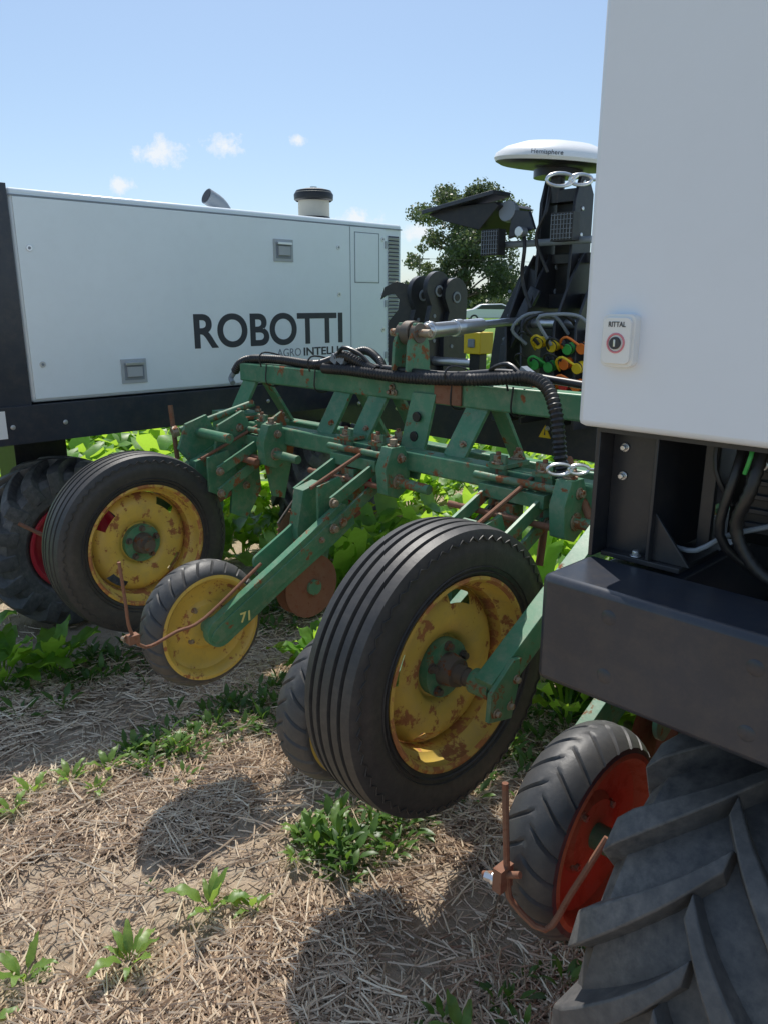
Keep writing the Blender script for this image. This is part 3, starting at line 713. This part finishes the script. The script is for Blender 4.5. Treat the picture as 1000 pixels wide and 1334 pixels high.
# ------------------------------------------------------------------ ground
def axis_coords(a, b, step, far):
    xs = list(np.arange(a, b+1e-6, step)); s = step; x = b
    while x < far: s *= 1.25; x += s; xs.append(x)
    s = step; x = a; left = []
    while x > -far: s *= 1.25; x -= s; left.append(x)
    return np.array(left[::-1]+xs)
gx = axis_coords(-3.6, 0.0, 0.017, 1800); gy = axis_coords(0.0, 2.8, 0.017, 1800)
def gh(x, y):
    d = max(0.0, 1-max(abs(x+2)-3, abs(y-1.5)-3, 0)/4.0)
    if d <= 0: return 0.0
    z = noise.fractal(Vector((x*2.2, y*2.2, 0)), 1.0, 2.0, 3)*0.016 + noise.fractal(Vector((x*13, y*13, 3)), 0.7, 2.1, 5)*0.013
    z += 0.010*math.cos((x+1.43)*2*math.pi/0.77)
    return z*d
V = [(x, y, gh(x, y)) for y in gy for x in gx]
nx = len(gx); F = [(j*nx+i, j*nx+i+1, (j+1)*nx+i+1, (j+1)*nx+i) for j in range(len(gy)-1) for i in range(nx-1)]
me = bpy.data.meshes.new("ground"); me.from_pydata(V, [], F); me.polygons.foreach_set("use_smooth", [True]*len(F))
gr = bpy.data.objects.new("ground", me); COL.objects.link(gr)
m, nt, b = new_mat("field_soil")
tc = nt.nodes.new("ShaderNodeTexCoord").outputs["Object"]
n1 = noise_node(nt, 3.0, 6, 0.65, tc); n2 = noise_node(nt, 40, 6, 0.7, tc); n3 = noise_node(nt, 160, 3, 0.7, tc)
c = mix(nt, ramp(nt, n1.outputs[0], 0.35, 0.65).outputs[0], (0.47,0.39,0.30), (0.32,0.25,0.185))
c = mix(nt, ramp(nt, n2.outputs[0], 0.42, 0.62).outputs[0], c, (0.36,0.28,0.20))
c = mix(nt, ramp(nt, n3.outputs[0], 0.55, 0.68).outputs[0], c, (0.54,0.44,0.32))
n4 = noise_node(nt, 0.35, 5, 0.7, tc); n5 = noise_node(nt, 6, 5, 0.8, tc)
g1 = mix(nt, n5.outputs[0], (0.08,0.17,0.03), (0.17,0.28,0.06))
g1 = mix(nt, ramp(nt, n4.outputs[0], 0.4, 0.65).outputs[0], g1, (0.15,0.24,0.06))
vl = nt.nodes.new("ShaderNodeVectorMath"); vl.operation = 'DISTANCE'; vl.inputs[1].default_value = (-2,2,0)
nt.links.new(tc, vl.inputs[0])
mr = nt.nodes.new("ShaderNodeMapRange"); mr.inputs[1].default_value = 12; mr.inputs[2].default_value = 18
nt.links.new(vl.outputs["Value"], mr.inputs[0])
c = mix(nt, mr.outputs[0], c, g1)
nt.links.new(c, b.inputs["Base Color"]); b.inputs["Roughness"].default_value = 0.95; b.inputs["Specular IOR Level"].default_value = 0.15
bump(nt, b, n2.outputs[0], 0.8, 0.015)
me.materials.append(m)

# ------------------------------------------------------------------ straw
def straw(n, x0, x1, y0, y1, thr, keep=0.25, wmul=1.0):
    vs = []; fs = []
    for k in range(n):
        x = rnd.uniform(x0, x1); y = rnd.uniform(y0, y1)
        dens = noise.noise(Vector((x*2.2, y*1.2, 9))) + 0.5*noise.noise(Vector((x*8, y*5, 2)))
        if dens < thr and rnd.random() > keep: continue
        L = rnd.choice((0.015,0.025,0.035,0.05,0.07,0.10,0.14))*rnd.uniform(0.7,1.25); a = rnd.uniform(0, math.pi*2)
        w = rnd.uniform(0.0010,0.0026)*wmul; z = gh(x,y)+rnd.uniform(0.001,0.022)
        tl = rnd.gauss(0, 0.15); bend = rnd.uniform(-0.25,0.25)
        o = len(vs)
        for s in (0,1,2):
            aa = a + bend*s*0.5
            ca, sa = math.cos(aa), math.sin(aa)
            k2 = L*(s-1)/2
            qx, qy, qz = x+ca*k2, y+sa*k2, max(z+tl*k2, z-0.008)
            vs += [(qx+sa*w,qy-ca*w,qz),(qx-sa*w,qy+ca*w,qz),(qx,qy,qz+w*1.3)]
        for s in (0,1):
            b0 = o+s*3
            fs += [(b0,b0+3,b0+5,b0+2),(b0+1,b0+2,b0+5,b0+4)]
    return vs, fs
v1, f1 = straw(105000, -3.1, -0.40, 0.15, 2.3, -0.03, 0.14)
v2, f2 = straw(20000, -6, 1.5, -1.5, 7, -0.1, 0.3, 1.4)
o = len(v1); v1 += v2; f1 += [tuple(i+o for i in f) for f in f2]
me = bpy.data.meshes.new("straw_litter"); me.from_pydata(v1, [], f1); me.materials.append(M['straw'])
COL.objects.link(bpy.data.objects.new("straw_litter", me))

# ------------------------------------------------------------------ plants
def leaf(L, W, pet, elev, droop, az, seg=6, wave=0.12, base=(0,0,0)):
    vs = []; fs = []
    pos = Vector(base); e = elev
    hor = Vector((math.cos(az), math.sin(az), 0)); sd = Vector((-math.sin(az), math.cos(az), 0))
    ph = rnd.uniform(0, 6)
    pw = W*0.06
    tot = seg+2
    for i in range(tot+1):
        if i <= 2: w = pw; st = pet/2
        else:
            t = (i-2)/seg; w = W*0.5*math.sin(math.pi*min(1, t**0.75*0.96+0.04))**0.8 if t < 1 else 0.001; st = L/seg
            e -= droop/seg
        d = hor*math.cos(e) + Vector((0,0,1))*math.sin(e)
        if i > 0: pos = pos + d*st
        wv = wave*W*math.sin(ph+i*1.9); wv2 = wave*W*math.sin(ph*1.7+i*2.3)
        vs += [pos - sd*w + Vector((0,0,0.22*w+ (wv if i > 2 else 0))), pos, pos + sd*w + Vector((0,0,0.22*w+(wv2 if i > 2 else 0)))]
    for i in range(tot):
        a = i*3
        fs += [(a,a+1,a+4,a+3),(a+1,a+2,a+5,a+4)]
    return vs, fs
def plant(nl, L, W, pet, e0=(0.5,1.3), droop=(0.6,1.5), seg=6, wave=0.12):
    vs = []; fs = []
    for k in range(nl):
        s = rnd.uniform(0.6,1.15); o = len(vs)
        a, f = leaf(L*s, W*s*rnd.uniform(0.8,1.1), pet*s, rnd.uniform(*e0), rnd.uniform(*droop), k*2.4+rnd.uniform(-.4,.4), seg, wave)
        vs += a; fs += [tuple(i+o for i in q) for q in f]
    return np.array([tuple(v) for v in vs]), np.array(fs)
def scatter(name, temps, places, mat):
    VS = []; FS = []; o = 0
    for (x,y,s) in places:
        v, f = temps[rnd.randrange(len(temps))]; a = rnd.uniform(0, 6.28)
        R = np.array([[math.cos(a),-math.sin(a),0],[math.sin(a),math.cos(a),0],[0,0,1]])
        w = (v*s) @ R.T + np.array([x,y,gh(x,y)-0.003]); VS.append(w); FS.append(f+o); o += len(w)
    VS = np.concatenate(VS); FS = np.concatenate(FS)
    me = bpy.data.meshes.new(name); me.from_pydata(VS.tolist(), [], FS.tolist()); me.materials.append(M[mat])
    me.polygons.foreach_set("use_smooth", [True]*len(FS))
    ob = bpy.data.objects.new(name, me); COL.objects.link(ob); return ob
beets = [plant(15, 0.23, 0.125, 0.17, e0=(0.6,1.45), droop=(0.3,1.4), seg=7, wave=0.15) for _ in range(6)]
beet_lo = [plant(13, 0.27, 0.16, 0.16, e0=(0.6,1.4), seg=4) for _ in range(4)]
pl = []
rows = [-0.66-0.77*k for k in range(-2, 22)]
for r in rows:
    y = -3.0
    while y < 16:
        y += rnd.uniform(0.12,0.19)
        if r > -3.2 and y < 2.15: continue
        if -3.9 < r < -3.2 and y < 1.95: continue
        if y < 2 and r > -4: continue
        pl.append((r+rnd.gauss(0,0.07), y, rnd.uniform(0.8,1.2)))
for _ in range(80): pl.append((rnd.uniform(-3.3,-1.0), rnd.uniform(2.4,5), rnd.uniform(0.7,1.15)))
for _ in range(90): pl.append((rnd.uniform(-8,-4.5), rnd.uniform(1,8), rnd.uniform(0.8,1.15)))
for _ in range(12): pl.append((-2.2+rnd.gauss(0,0.06), rnd.uniform(1.75,2.2), rnd.uniform(0.45,0.75)))
hi = [p for p in pl if p[0] > -4.5 and p[1] < 5.5]; lo = [p for p in pl if not (p[0] > -4.5 and p[1] < 5.5)]
scatter("beet_crop", beets, hi, 'beet')
scatter("beet_crop.001", beet_lo, lo, 'beet')
scatter("beet_plant", beets, [(-3.08,0.84,0.85),(-3.00,1.02,0.65),(-3.20,0.66,1.0),(-3.3,0.5,0.9)], 'beet')
weeds = [plant(9, 0.042, 0.017, 0.035, e0=(0.3,1.45), droop=(0.1,0.9), seg=4, wave=0.05) for _ in range(8)]
pl = []
for _ in range(170): pl.append((rnd.gauss(-2.2,0.085), rnd.uniform(0.95,1.75), rnd.uniform(0.4,1.2)))
for _ in range(220): pl.append((rnd.gauss(-1.42,0.075), rnd.uniform(1.10,2.5), rnd.uniform(0.5,1.4)))
for _ in range(60): pl.append((rnd.gauss(-0.70,0.06), rnd.uniform(0.95,2.5), rnd.uniform(0.5,1.2)))
for _ in range(140): pl.append((rnd.gauss(-2.97,0.12), rnd.uniform(0.8,2.4), rnd.uniform(0.5,1.5)))
for _ in range(60): pl.append((rnd.uniform(-3.3,-0.5), rnd.uniform(0.3,3.5), rnd.uniform(0.2,0.6)))
scatter("weed_patch", weeds, pl, 'weed')
seeds = [plant(9, 0.080, 0.026, 0.035, e0=(0.6,1.4), droop=(0.4,1.4), seg=8, wave=0.16) for _ in range(5)]
sp = [(-1.455,0.80,1.15),(-1.39,0.88,0.8),(-1.448,0.58,1.05),(-1.59,0.39,1.0),(-2.215,0.88,0.9),(-2.22,0.76,0.85),(-2.25,0.66,0.75),(-2.20,0.58,0.8),
      (-2.24,0.50,0.8),(-1.50,1.14,1.0),(-1.46,1.20,0.9),(-1.52,0.28,0.9),(-2.26,1.0,0.9),(-2.16,1.1,0.8),(-1.75,0.36,0.45),(-1.44,1.06,0.6),(-0.78,0.98,0.9),(-2.2,0.3,1.0),(-1.45,0.1,1.0),(-2.12,0.80,0.6)]
scatter("seedling_row", seeds, sp, 'seed')

# ------------------------------------------------------------------ trees
def foliage(blobs, n_per, size):
    VS = []
    for (c, r) in blobs:
        n = int(n_per*r*r)
        d = rng.normal(size=(n,3)); d /= np.linalg.norm(d, axis=1)[:,None]
        p = np.array(c) + d*np.array([r,r,r*0.8])*(rng.uniform(0.45,1.1,size=(n,1)))
        a = rng.normal(size=(n,3)); a /= np.linalg.norm(a,axis=1)[:,None]
        b = np.cross(a, rng.normal(size=(n,3))); b /= np.linalg.norm(b,axis=1)[:,None]
        s = size*rng.uniform(0.6,1.4,size=(n,1))
        VS.append(np.stack([p-a*s-b*s*0.6, p+a*s-b*s*0.5, p+a*s*0.8+b*s*0.6, p-a*s*0.7+b*s*0.5],1).reshape(-1,3))
    V = np.concatenate(VS); F = np.arange(len(V)).reshape(-1,4)
    return V, F
tree = empty("deciduous_tree"); TX, TY = -65.0, 76.5
mb = MB(); blobs = []
mb.tube([(TX,TY,-0.2),(TX,TY,2),(TX+0.2,TY,5),(TX,TY+0.3,10)],0.42,'bark',10,step=1)
for k in range(115):
    a = rnd.uniform(0,6.28); z = rnd.uniform(2.4,14.8); f = (z-2.4)/12.4
    env = 8.6*math.sin(math.pi*min(1, 0.24+0.68*f))**0.7
    rr = env*math.sqrt(rnd.uniform(0.12,1.0))
    c = (TX+rr*math.cos(a), TY+rr*math.sin(a), z); blobs.append((c, rnd.uniform(0.8,1.8)))
    if k % 3 == 0:
        zz = max(2, z-3); mb.tube([(TX,TY,zz),((TX+c[0])/2,(TY+c[1])/2,(zz+z)/2+0.3),c],0.10,'bark',6,step=1)
mb.obj("trunk", tree)
V, F = foliage(blobs, 130, 0.16)
me = bpy.data.meshes.new("crown"); me.from_pydata(V.tolist(), [], F.tolist()); me.materials.append(M['treeleaf'])
ob = bpy.data.objects.new("crown", me); COL.objects.link(ob); ob.parent = tree
blobs = []
for k in range(420):
    ang = math.radians(rnd.uniform(5, 88)); D = rnd.uniform(240,300)
    x, y = -math.sin(ang)*D, math.cos(ang)*D
    blobs.append(((x,y,rnd.uniform(0.5,3.0+2*noise.noise(Vector((x*0.02,y*0.02,0))))), rnd.uniform(2.0,3.6)))
V, F = foliage(blobs, 9, 0.9)
me = bpy.data.meshes.new("distant_treeline"); me.from_pydata(V.tolist(), [], F.tolist()); me.materials.append(M['treeleaf'])
COL.objects.link(bpy.data.objects.new("distant_treeline", me))

# ------------------------------------------------------------------ cars, pole
def car(name, loc, rot, mat):
    e = empty(name); mb = MB()
    body = [(-2.1,0.35),(-2.12,0.75),(-2.0,0.98),(-1.35,1.08),(-0.75,1.45),(0.9,1.50),(1.65,1.2),(2.05,1.05),(2.12,0.7),(2.1,0.35)]
    mb.prism(body,(0,0,0),(1,0,0),(0,0,1),1.75,mat); mb.obj("body",e,bevel=0.08)
    mb = MB(); win = [(-1.15,1.08),(-0.68,1.38),(0.85,1.42),(1.5,1.18),(1.5,1.05)]
    for s in (-1,1):
        mb.prism(win,(0,s*0.875,0),(1,0,0),(0,0,1),0.02,'glass')
    mb.obj("windows",e)
    mb = MB()
    for x in (-1.3,1.3):
        for s in (-1,1):
            mb.cyl((x,s*0.70,0.32),(x,s*0.90,0.32),0.33,'blackm',24); mb.cyl((x,s*0.90,0.32),(x,s*0.91,0.32),0.2,'steel',16)
    mb.obj("wheels",e)
    e.location = loc; e.rotation_euler = (0,0,rot); return e
car("parked_car", (-40.6,51.1,0), math.radians(45), 'carpaint')
car("parked_car.001", (-44.6,46.6,0), math.radians(60), 'redpaint')
car("parked_car.002", (-44.5,62.0,0), math.radians(35), 'carpaint')
pole = empty("utility_pole"); mb = MB(); px_, py_ = -55.5, 58.5
mb.cyl((px_,py_,-0.2),(px_,py_,6.2),0.11,'wood',12,0.08); mb.beam((px_-0.7,py_-0.7,5.8),(px_+0.7,py_+0.7,5.8),0.1,0.1,'wood')
for d in (-0.6,0.6): mb.tube([(px_+d,py_+d,5.85),(px_+20+d,py_+25+d,5.2),(px_+45+d,py_+52+d,5.9)],0.012,'blackm',4,step=2)
mb.obj("pole_and_wires", pole)

# ------------------------------------------------------------------ world, sun, camera
az = math.radians(-54); el = math.radians(58)
w = bpy.data.worlds.new("World"); sc.world = w; w.use_nodes = True; nt = w.node_tree
bg = nt.nodes["Background"]; sky = nt.nodes.new("ShaderNodeTexSky"); sky.sky_type = 'NISHITA'
sky.sun_disc = False; sky.sun_elevation = el; sky.sun_rotation = az % (2*math.pi)
sky.air_density = 1.0; sky.dust_density = 0.8; sky.ozone_density = 2.0
tcg = nt.nodes.new("ShaderNodeTexCoord").outputs["Generated"]
clouds = [((-0.862,0.479,0.166),0.030),((-0.823,0.540,0.176),0.024),((-0.889,0.440,0.131),0.018),((-0.773,0.607,0.184),0.013),((-0.738,0.668,0.099),0.028),((-0.69,0.72,0.085),0.022)]
tot = None
nz = nt.nodes.new("ShaderNodeTexNoise"); nz.inputs["Scale"].default_value = 60; nz.inputs["Detail"].default_value = 7; nz.inputs["Roughness"].default_value = 0.68
nt.links.new(tcg, nz.inputs["Vector"])
for d, r in clouds:
    dv = Vector(d).normalized()
    sub = nt.nodes.new("ShaderNodeVectorMath"); sub.operation = 'SUBTRACT'; sub.inputs[1].default_value = dv; nt.links.new(tcg, sub.inputs[0])
    sc2 = nt.nodes.new("ShaderNodeVectorMath"); sc2.operation = 'MULTIPLY'; sc2.inputs[1].default_value = (1,1,1.9); nt.links.new(sub.outputs[0], sc2.inputs[0])
    ln = nt.nodes.new("ShaderNodeVectorMath"); ln.operation = 'LENGTH'; nt.links.new(sc2.outputs[0], ln.inputs[0])
    mr = nt.nodes.new("ShaderNodeMapRange"); mr.inputs[1].default_value = 0.0; mr.inputs[2].default_value = r*1.6; mr.inputs[3].default_value = 1; mr.inputs[4].default_value = 0
    nt.links.new(ln.outputs["Value"], mr.inputs[0])
    if tot is None: tot = mr.outputs[0]
    else:
        mx = nt.nodes.new("ShaderNodeMath"); mx.operation = 'MAXIMUM'; nt.links.new(tot, mx.inputs[0]); nt.links.new(mr.outputs[0], mx.inputs[1]); tot = mx.outputs[0]
ma = nt.nodes.new("ShaderNodeMath"); ma.operation = 'MULTIPLY_ADD'; ma.inputs[1].default_value = 0.62; nt.links.new(tot, ma.inputs[0]); nt.links.new(nz.outputs[0], ma.inputs[2])
cf = nt.nodes.new("ShaderNodeMapRange"); cf.inputs[1].default_value = 0.74; cf.inputs[2].default_value = 1.02; cf.inputs[4].default_value = 0.85
nt.links.new(ma.outputs[0], cf.inputs[0])
gt = nt.nodes.new("ShaderNodeMath"); gt.operation = 'GREATER_THAN'; gt.inputs[1].default_value = 0.001; nt.links.new(tot, gt.inputs[0])
mu = nt.nodes.new("ShaderNodeMath"); mu.operation = 'MULTIPLY'; nt.links.new(cf.outputs[0], mu.inputs[0]); nt.links.new(gt.outputs[0], mu.inputs[1])
hz = mix(nt, 0.34, sky.outputs[0], (3.6,4.4,5.1))
hz = mix(nt, 1.0, hz, (0.90,0.96,1.02), 'MULTIPLY')
cc = mix(nt, mu.outputs[0], hz, (6.4,6.6,6.8))
nt.links.new(cc, bg.inputs[0]); bg.inputs[1].default_value = 0.142

sun = bpy.data.lights.new("sun", 'SUN'); sun.energy = 5.0; sun.angle = math.radians(0.55); sun.color = (1.0,0.95,0.87)
so = bpy.data.objects.new("sun", sun); COL.objects.link(so)
sd = Vector((math.sin(az)*math.cos(el), math.cos(az)*math.cos(el), math.sin(el)))
so.rotation_euler = (-sd).to_track_quat('-Z','Y').to_euler(); so.location = (-10,15,30)
cam = bpy.data.cameras.new("camera"); co = bpy.data.objects.new("camera", cam); COL.objects.link(co)
cam.sensor_fit = 'HORIZONTAL'; cam.sensor_width = 36; cam.lens = 36; cam.clip_start = 0.02; cam.clip_end = 5000
co.location = (0,0,1.5); co.rotation_euler = (math.radians(74.8),0,math.radians(46))
sc.camera = co
sc.view_settings.view_transform = 'Standard'; sc.view_settings.look = 'None'; sc.view_settings.exposure = 0
